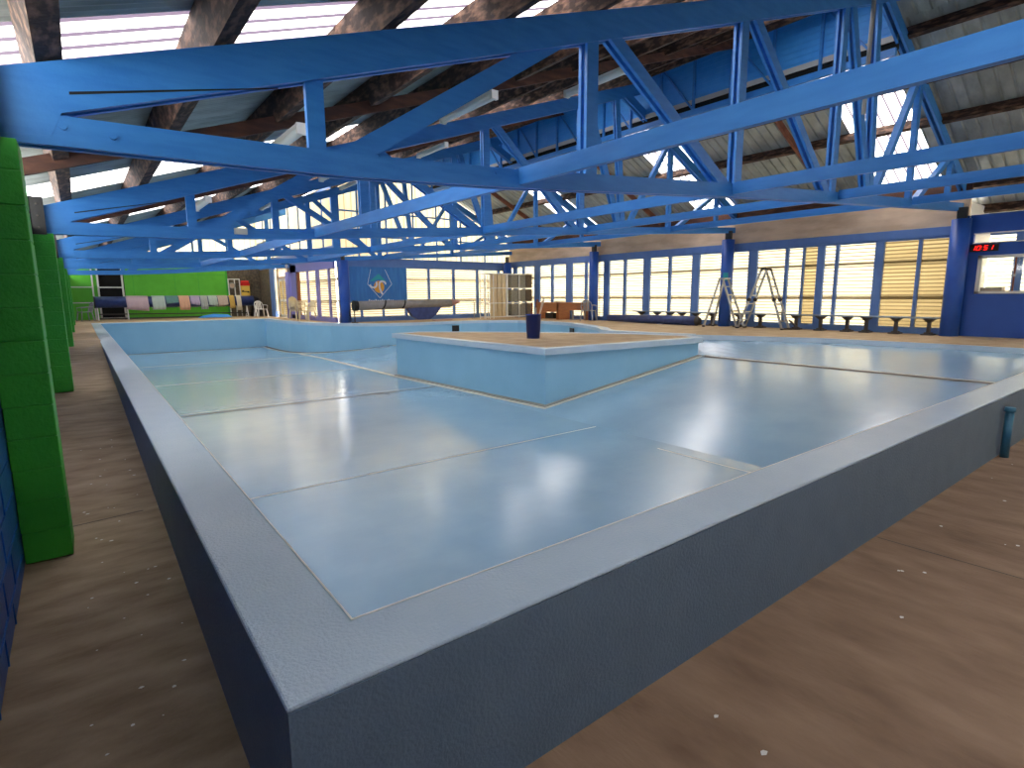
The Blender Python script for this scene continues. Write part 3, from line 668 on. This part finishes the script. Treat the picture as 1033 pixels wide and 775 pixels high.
# ladders
def rung_frame(t, f0, f1, a0, a1, n, r=.022, part='side_frame'):
    f0,f1,a0,a1 = map(Vector,(f0,f1,a0,a1)); b = MB(); b.beam(f0,a0,.03,.06,(0,0,1)); b.beam(f1,a1,.03,.06,(0,0,1)); o = b.build(part,'alum', t)
    for i in range(n):
        k = (i+1)/(n+1); b = MB(); b.tube([f0.lerp(a0,k),f1.lerp(a1,k)], r*.8, 8); b.build('rung','alum', o)
    b = MB()
    for f in (f0,f1): b.box((f.x-.03,f.y-.04,0),(f.x+.03,f.y+.04,.04))
    b.build('rubber_foot','black', t); return o
t = thing('folding_ladder', 'tall hinged aluminium ladder standing as an A on the deck', 'ladder', (16.6,7.7,0))
rung_frame(t, (-.22,.72,0), (.22,.72,0), (-.15,.08,1.80), (.15,.08,1.80), 6)
rung_frame(t, (-.22,-.72,0), (.22,-.72,0), (-.15,-.08,1.80), (.15,-.08,1.80), 6)
b = MB()
for x in (-.15,.15): b.tube([(x,.08,1.78),(x,.05,1.84),(x,-.05,1.84),(x,-.08,1.78)], .035, 10)
b.build('top_hinge','dsteel', t)
b = MB()
for x in (-.185,.185):
    for y in (.40,-.40): b.tube([(x-.03,y,.90),(x+.03,y,.90)], .06, 12)
b.build('mid_hinge','dsteel', t)
b = MB(); b.beam((.22,-.7,.28),(.25,-1.0,.03),.03,.05); b.beam((-.2,-.78,.03),(.2,-1.05,.03),.05,.04); b.build('stabiliser_bar','dsteel', t)
t = thing('step_ladder', 'aluminium step ladder opened beside the blue post', 'ladder', (16.5,9.0,0))
rung_frame(t, (-.2,-.6,0), (.2,-.62,0), (-.15,.02,1.58), (.15,.02,1.58), 5)
rung_frame(t, (-.22,.6,0), (.25,.56,0), (-.12,.14,1.58), (.12,.14,1.58), 1, .012, 'rear_frame')
b = MB(); b.box((-.18,-.06,1.56),(.18,.2,1.6)); b.build('top_cap','alum', t)
# desks
def desk(lab, loc, rz, parts):
    t = thing('office_desk', lab, 'desk', loc, 'brown desks', rz)
    return t
t = thing('office_desk', 'brown wood desk with solid side panel, left of the pair by the windows', 'desk', (16.8,17.9,0), 'brown desks')
b = MB(); b.box((-.35,-.75,.72),(.35,.75,.75)); b.build('desk_top','wood', t, bevel=.005)
b = MB(); b.box((-.33,-.73,.33),(-.30,.73,.72)); b.box((-.33,.3,0),(-.30,.73,.33)); b.build('front_panel','wood', t)
b = MB(); b.box((-.33,-.73,0),(.33,-.70,.72)); b.build('side_panel','wood', t)
b = MB(); b.box((-.33,.70,0),(.33,.73,.72)); b.build('side_panel','wood', t)
b = MB(); b.box((-.25,-.45,.03),(.1,.1,.28)); o = b.build('storage_crate','black', loc=(16.9,18.05,0)); tag(o, 'black crate on the deck under the left brown desk', 'crate')
t = thing('office_desk', 'brown wood desk with curved front and grey leg, right of the pair', 'desk', (16.85,16.45,0), 'brown desks')
b = MB(); b.prism([(-.38,.68),(-.34,.1),(-.22,-.35),(.0,-.62),(.35,-.66),(.35,.68)], .72, .75); b.build('desk_top','wood', t)
cv = [(-.35,.66),(-.31,.1),(-.19,-.33),(.02,-.58)]
b = MB()
for p, q in zip(cv, cv[1:]): b.prism([p,q,(q[0]+.02,q[1]+.01),(p[0]+.02,p[1])], .42, .72)
b.build('front_panel','wood', t)
b = MB(); b.box((-.36,.63,0),(.33,.66,.72)); b.build('side_panel','wood', t)
b = MB(); b.box((0.0,-.6,0),(.33,-.57,.72)); b.build('side_panel','wood', t)
b = MB(); b.box((-.2,-.12,.03),(-.14,-.06,.72)); b.box((-.35,-.12,0),(.1,-.06,.03)); b.build('leg','gplast', t)
b = MB(); b.box((16.7,17.2,.75),(17.0,17.6,.80)); o = b.build('document_tray','timberp'); tag(o, 'small flat tray lying on top of the brown desks', 'tray')
# plastic chairs
def plastic_chair(loc, rz, m, lab, n=1):
    t = thing('plastic_chair', lab, 'chair', loc, 'plastic chairs', rz)
    for k in range(n):
        dz = .07*k; b = MB(); b.prism([(-.24,-.22),(.24,-.22),(.22,.22),(-.22,.22)], .41+dz, .44+dz); s_ = b.build('seat', m, t, bevel=.01)
        b = MB()
        arcp = [(-.22,.22,.44),(-.24,.27,.62),(-.2,.31,.76),(-.1,.33,.84),(0,.335,.86),(.1,.33,.84),(.2,.31,.76),(.24,.27,.62),(.22,.22,.44)]
        b.tube([(x,y,z+dz) for x,y,z in arcp], .022, 8)
        for x in (-.12,-.04,.04,.12): b.beam((x,.22,.44+dz),(x*.9,.325,.83+dz),.05,.012,(0,1,0))
        b.build('backrest', m, t)
        for sx in (-1,1):
            b = MB(); b.tube([(sx*.25,-.2,.43+dz),(sx*.27,-.22,.62+dz),(sx*.28,0,.65+dz),(sx*.24,.27,.66+dz)], .02, 8); b.build('armrest', m, t)
    for sx in (-1,1):
        for sy in (-1,1):
            b = MB(); b.beam((sx*.22,sy*.2,.43),(sx*.27,sy*.26,0),.05,.035,(0,1,0)); b.build('leg', m, t)
    return t
plastic_chair((16.62,15.35,0), R(115), 'gplast', 'grey white plastic chair beside the right brown desk')
plastic_chair((-.15,32.3,0), R(-70), 'gplast', 'grey plastic chair at the far end of the left walkway')
plastic_chair((7.45,31.0,0), R(10), 'plastic', 'white plastic chair by the dark wall post near the door')
plastic_chair((7.75,25.6,0), R(20), 'cplast', 'stack of cream plastic chairs beside the purple post', 4)
plastic_chair((7.85,24.4,0), R(-60), 'cplast', 'single cream plastic chair right of the cream stack')
# rack
rk = thing('storage_rack', 'tall white pipe rack holding boards and crates in the far corner', 'rack', (15.0,20.0,0))
b = MB(); XS = [-.5,0,.78,1.1,1.62,2.2]; 
for x in (-.4,-.15,.05,1.58,2.5): 
    for y in (0,.45): b.tube([(x,y,0),(x,y,2.1)], .022, 8)
for z in (.08,.72,1.42,2.08):
    for y in (0,.45): b.tube([(-.4,y,z),(2.5,y,z)], .02, 8)
b.build('pipe_frame','white', rk)
for k in range(7):
    x = .12+.125*k; b = MB(); b.box((x,.08+.03*(k%2),.1),(x+.09,.4,2.05)); b.build('stored_board','board' if k != 6 else 'white', rk)
for i in range(2):
    for j in range(3): b = MB(); b.box((1.14+.46*i,.04,.11+.67*j),(1.54+.46*i,.4,.66+.69*j)); b.box((1.12+.46*i,.03,.13+.67*j),(1.56+.46*i,.05,.17+.67*j)); b.build('grey_crate','chrome', rk)
for j in range(3): b = MB(); b.box((2.04,.05,.11+.67*j),(2.44,.42,.68+.69*j)); b.box((2.1,.03,.3+.67*j),(2.4,.05,.34+.67*j)); b.build('dark_bundle','brownmesh', rk)
# grey cover reel in front of the banner
t = thing('cover_reel', 'grey pool cover rolled on a stand below the banner', 'pool cover reel', (8.5,20.6,0))
b = MB(); b.tube([(.15,0,.70),(4.55,0,.76)], [.19,.185], 20); b.build('cover_roll','gcover', t, smooth=True)
b = MB(); b.tube([(4.55,0,.76),(5.05,0,.82)], [.18,.05], 16); b.build('roll_end','pinkc', t)
b = MB(); b.tube([(-.02,0,.70),(.15,0,.70)], .21, 20); b.build('end_disc','black', t)
b = MB(); b.tube([(5.0,0,.83),(5.8,0,.83),(5.86,0,.78),(5.86,0,0)], .02, 8); b.tube([(5.6,-.25,.02),(6.1,.25,.02)], .02, 8); b.build('end_stand','gplast', t)
b = MB(); b.tube([(.02,0,.7),(.02,0,0)], .025, 8); b.tube([(.02,-.3,.02),(.02,.3,.02)], .025, 8); b.build('stand','dsteel', t)
b = MB()
for x in (1.4,2.3):
    for k in range(14):
        a0 = R(-60+k*22); a1 = R(-60+(k+1)*22); x0 = x-.2+.03*k
        b.beam((x0,-.195*math.cos(a0),.72+.195*math.sin(a0)),(x0+.03,-.195*math.cos(a1),.72+.195*math.sin(a1)),.07,.01,(0,-math.cos(a0),math.sin(a0)))
b.build('strap','black', t)
b = MB(); b.xzprism([(2.35,.58),(4.05,.6),(3.75,.25),(3.45,.06),(2.85,.06),(2.6,.2)], -.1, .12); b.build('hanging_tarp','cover', t)
b = MB(); b.beam((12.0,20.3,.02),(12.9,20.3,.02),.25,.03); o = b.build('red_mat','pinkc'); tag(o, 'small reddish mat on the deck under the grey reel', 'mat')
# blue bin with poles on the island
t = thing('blue_bin', 'dark blue round bin standing on the concrete island', 'bin', (8.75,9.5,.005))
b = MB(); b.lathe((0,0,0), [(.165,0),(.195,.58),(.205,.58),(.207,.61),(.185,.61),(.155,.03)], 24); b.build('bin_body','bin', t, smooth=True)
for i, (x0,y0,x1,y1,h,m,lab) in enumerate([(-.08,.1,-.16,.1,.93,'dsteel','dark roller pole leaning at the left of the blue bin'),(-.12,-.05,-.13,-.1,.9,'rafter','brown brush handle upright in the blue bin, leftmost of the handles'),(-.03,-.14,-.03,-.13,.78,'gplast','short grey pole standing in the middle of the blue bin'),
     (-.06,-.1,.2,-.14,.96,'timberp','pale brush handle leaning right in the blue bin, lower of the three'),(.0,.0,.3,-.06,1.0,'plastic','white tipped pole leaning farthest right in the blue bin'),(.05,.1,.22,.1,.98,'rafter','brown pole leaning right in the blue bin, between the pale ones')]):
    b = MB(); b.tube([(8.75+x0,9.5+y0,.05),(8.75+x1,9.5+y1,h)], .019, 8); b.tube([(8.75+x0*.3+x1*.7,9.5+y0*.3+y1*.7,.05+(h-.05)*.7),(8.75+x1,9.5+y1,h)], .024, 8)
    o = b.build('brush_pole', m); tag(o, lab, 'pole', 'poles in the blue bin')
# far reel with towels
YR = 32.4
t = thing('cover_reel', 'long navy cover reel on stands along the green wall, draped with towels', 'pool cover reel', (.3,YR,0))
b = MB(); b.tube([(0,0,.88),(7.1,0,.88)], .27, 24); b.build('cover_roll','cover', t, smooth=True)
b = MB(); b.tube([(7.1,0,.88),(7.35,0,.86)], [.28,.2], 20); b.tube([(-.06,0,.88),(0,0,.88)], .28, 20); b.build('end_disc','black', t)
for x in (.05,1.25,6.75,7.2):
    b = MB(); b.tube([(x,-.3,0),(x,0,.6)], .03, 8); b.tube([(x,.3,0),(x,0,.6)], .03, 8); b.tube([(x,-.3,.05),(x,.3,.05)], .03, 8); b.build('stand','white', t)
b = MB(); b.beam((0.05,-.1,.3),(7.2,-.1,.22),.05,.05); b.beam((0.05,-.15,.08),(5.5,-.15,.08),.06,.06); b.build('base_rail','dsteel', t)
def towel(xc, wd, front, back, m, lab, tilt=0, r=.285):
    n = 10; prof = []
    prof.append((-r-.02,.88-front))
    prof.append((-r-.015,.88-front*.5))
    for k in range(9): a = R(180-k*22.5); prof.append(((r+.008)*math.cos(a), .88+(r+.008)*math.sin(a)))
    prof.append((r+.015,.88-back))
    b = MB(); vs = []; m_ = len(prof)
    for s_ in (0,1):
        for i in range(n+1):
            u = i/n; x = -wd/2+wd*u
            for j, (yy_, zz) in enumerate(prof):
                k = 1.0 if j else 0; z = zz-(tilt*u if j == 0 else 0); wv = .02*math.sin(u*18+j)*(1 if j < 2 else .15)
                rr = 1+s_*.035; vs.append((x+.02*math.sin(j*2)*(j<2), yy_*rr+wv*(1 if j<2 else .0)-(.0), .88+(z-.88)*(rr if j > 1 else 1)))
    q = (n+1)*m_
    fs = []
    for i in range(n):
        for j in range(m_-1):
            a = i*m_+j; fs += [(a,a+m_,a+m_+1,a+1),(q+a,q+a+1,q+a+m_+1,q+a+m_)]
        fs += [(i*m_,q+i*m_,q+(i+1)*m_,(i+1)*m_),((i+1)*m_-1,(i+2)*m_-1,q+(i+2)*m_-1,q+(i+1)*m_-1)]
    for j in range(m_-1): fs += [(j,j+1,q+j+1,q+j),(n*m_+j,q+n*m_+j,q+n*m_+j+1,n*m_+j+1)]
    b.add(vs, fs); o = b.build('beach_towel', m, loc=(xc,YR,0), smooth=True); tag(o, lab, 'towel', 'towels on the far reel')
towel(1.98,.92,.36,.3,'t_pink','pale pink towel hanging over the navy reel, leftmost and widest',.1)
towel(2.88,.56,.40,.3,'t_mint','mint striped towel second from the left on the reel')
towel(3.48,.56,.12,.3,'t_teal','short teal towel bunched on the reel, left of the peach towel',-.08)
towel(4.02,.48,.44,.3,'t_peach','peach towel hanging low near the middle of the reel')
towel(4.52,.42,.12,.3,'t_lilac','short lilac patterned towel right of the peach towel',.1)
towel(4.93,.34,.42,.3,'t_stripe','narrow grey towel right of the lilac towel')
towel(5.35,.42,.2,.3,'t_mint','pale green towel bunched left of the sand coloured towel',.08)
towel(5.83,.48,.32,.3,'t_sand','sand coloured towel with angled hem on the right half of the reel',-.12)
towel(6.28,.26,.40,.3,'t_gold','narrow gold towel near the right end of the reel')
towel(6.62,.24,.50,.3,'t_cream','long cream towel, rightmost on the navy reel')
b = MB(); b.add([(4.6,31.9,.02),(6.2,31.9,.02),(6.0,32.1,.16),(5.3,32.1,.2),(4.8,32.1,.12),(4.6,32.3,.02),(6.2,32.3,.02)], [(0,1,2,3,4),(5,6,2,3,4),(0,4,5),(1,6,2),(0,5,6,1)])
o = b.build('blue_tarp','clad'); tag(o, 'crumpled blue tarp on the deck under the towels', 'tarp')
# items against the stone wall
t = thing('leaning_gate', 'white metal gate with round dial leaning on the stone wall', 'gate', (6.75,33.5,0))
b = MB()
for x in (-.3,.02,.28): b.tube([(x,0,0),(x,.1,2.1)], .03, 8)
for z in (1.05,2.08): b.tube([(-.3,.08,z),(.28,.08,z)], .03, 8)
b.build('frame_tube','white', t)
b = MB(); b.tube([(-.13,.0,1.72),(-.13,.04,1.72)], .17, 20); b.build('dial','gplast', t)
b = MB(); b.tube([(-.13,-.01,1.72),(-.13,.03,1.72)], .13, 20); b.build('dial_face','timberp', t)
t = thing('rescue_box', 'yellow box with red top hanging on the stone wall', 'box', (7.32,33.7,1.0))
b = MB(); b.box((-.24,-.1,.0),(.24,.08,.75)); b.build('yellow_body','yellow', t, bevel=.02)
b = MB(); b.box((-.25,-.12,.72),(.25,.08,.86)); b.tube([(-.2,-.03,.92),(.2,-.03,.92)], .09, 12); b.build('red_lid','red', t)
b = MB(); b.box((-.2,-.108,.36),(.2,-.1,.41)); b.box((-.2,-.108,.42),(-.08,-.1,.46)); b.box((.1,-.108,.33),(.2,-.1,.36)); b.build('print','black', t)
t = thing('wall_basin', 'small dark handled tray against the stone wall left of the white chair', 'tray', (7.7,32.9,0))
b = MB(); b.tube([(-.2,0,.82),(-.15,0,.95),(.15,0,.95),(.2,0,.82)], .02, 8); b.tube([(-.2,0,.82),(.2,0,.82)], .02, 8); b.build('handle','black', t)
b = MB(); b.box((-.3,-.1,0),(.3,.2,.74)); b.box((-.03,0,.74),(.03,.03,.82)); b.build('cabinet','dsteel', t)
# floodlight cluster and small fittings
t = thing('wall_speaker', 'small black floodlight pair at the top of the purple post', 'light', (8.05,27.83,2.62))
b = MB(); b.box((-.25,-.06,-.08),(.1,.06,.1)); b.build('bracket','black', t)
for x in (-.05,.22): b = MB(); b.tube([(x,-.14,-.03),(x,-.05,-.0)], [.08,.05], 12); b.build('lamp_head','white', t)
b = MB(); b.box((1.9,9.2,2.16),(2.1,9.27,2.26)); o = b.build('junction_box','plastic', loc=(1.2,12.3,.0)) if False else b.build('junction_box','plastic'); tag(o, 'small white junction box on the second truss', 'junction box')
b = MB(); b.tube([(10.95,3.06,4.2),(10.98,3.06,6.1)], .035, 10); o = b.build('conduit','gplast'); tag(o, 'grey conduit hanging beside the nearest truss at the right', 'pipe')
# small paint chips and cracks on the floor
b = MB()
for i in range(110):
    if i < 55: x = random.uniform(-.48,-.05); y = random.uniform(-.6,6); z = gz(y)
    else: x = random.uniform(.5,8); y = random.uniform(-2.5,-.1); z = gz(y)
    s_ = random.uniform(.003,.009)*(1 if y > 0 else 1.4); a = random.random()*3
    b.prism([(x+s_*math.cos(a+k*1.26)*(1.6 if k%2 else 1), y+s_*math.sin(a+k*1.26)) for k in range(5)], z-.001, z+.0012)
o = b.build('paint_flecks','white'); tag(o, 'tiny white paint flecks scattered on the brown concrete', 'paint flecks', kind='stuff')
b = MB(); b.beam((4.1,-.02,-.6595),(4.3,-5,-.6595),.006,.002); b.beam((-.6,3.55,gz(3.55)),(-.1,3.6,gz(3.6)+.0),.008,.004); o = b.build('trim_3','dsteel'); struct(o)
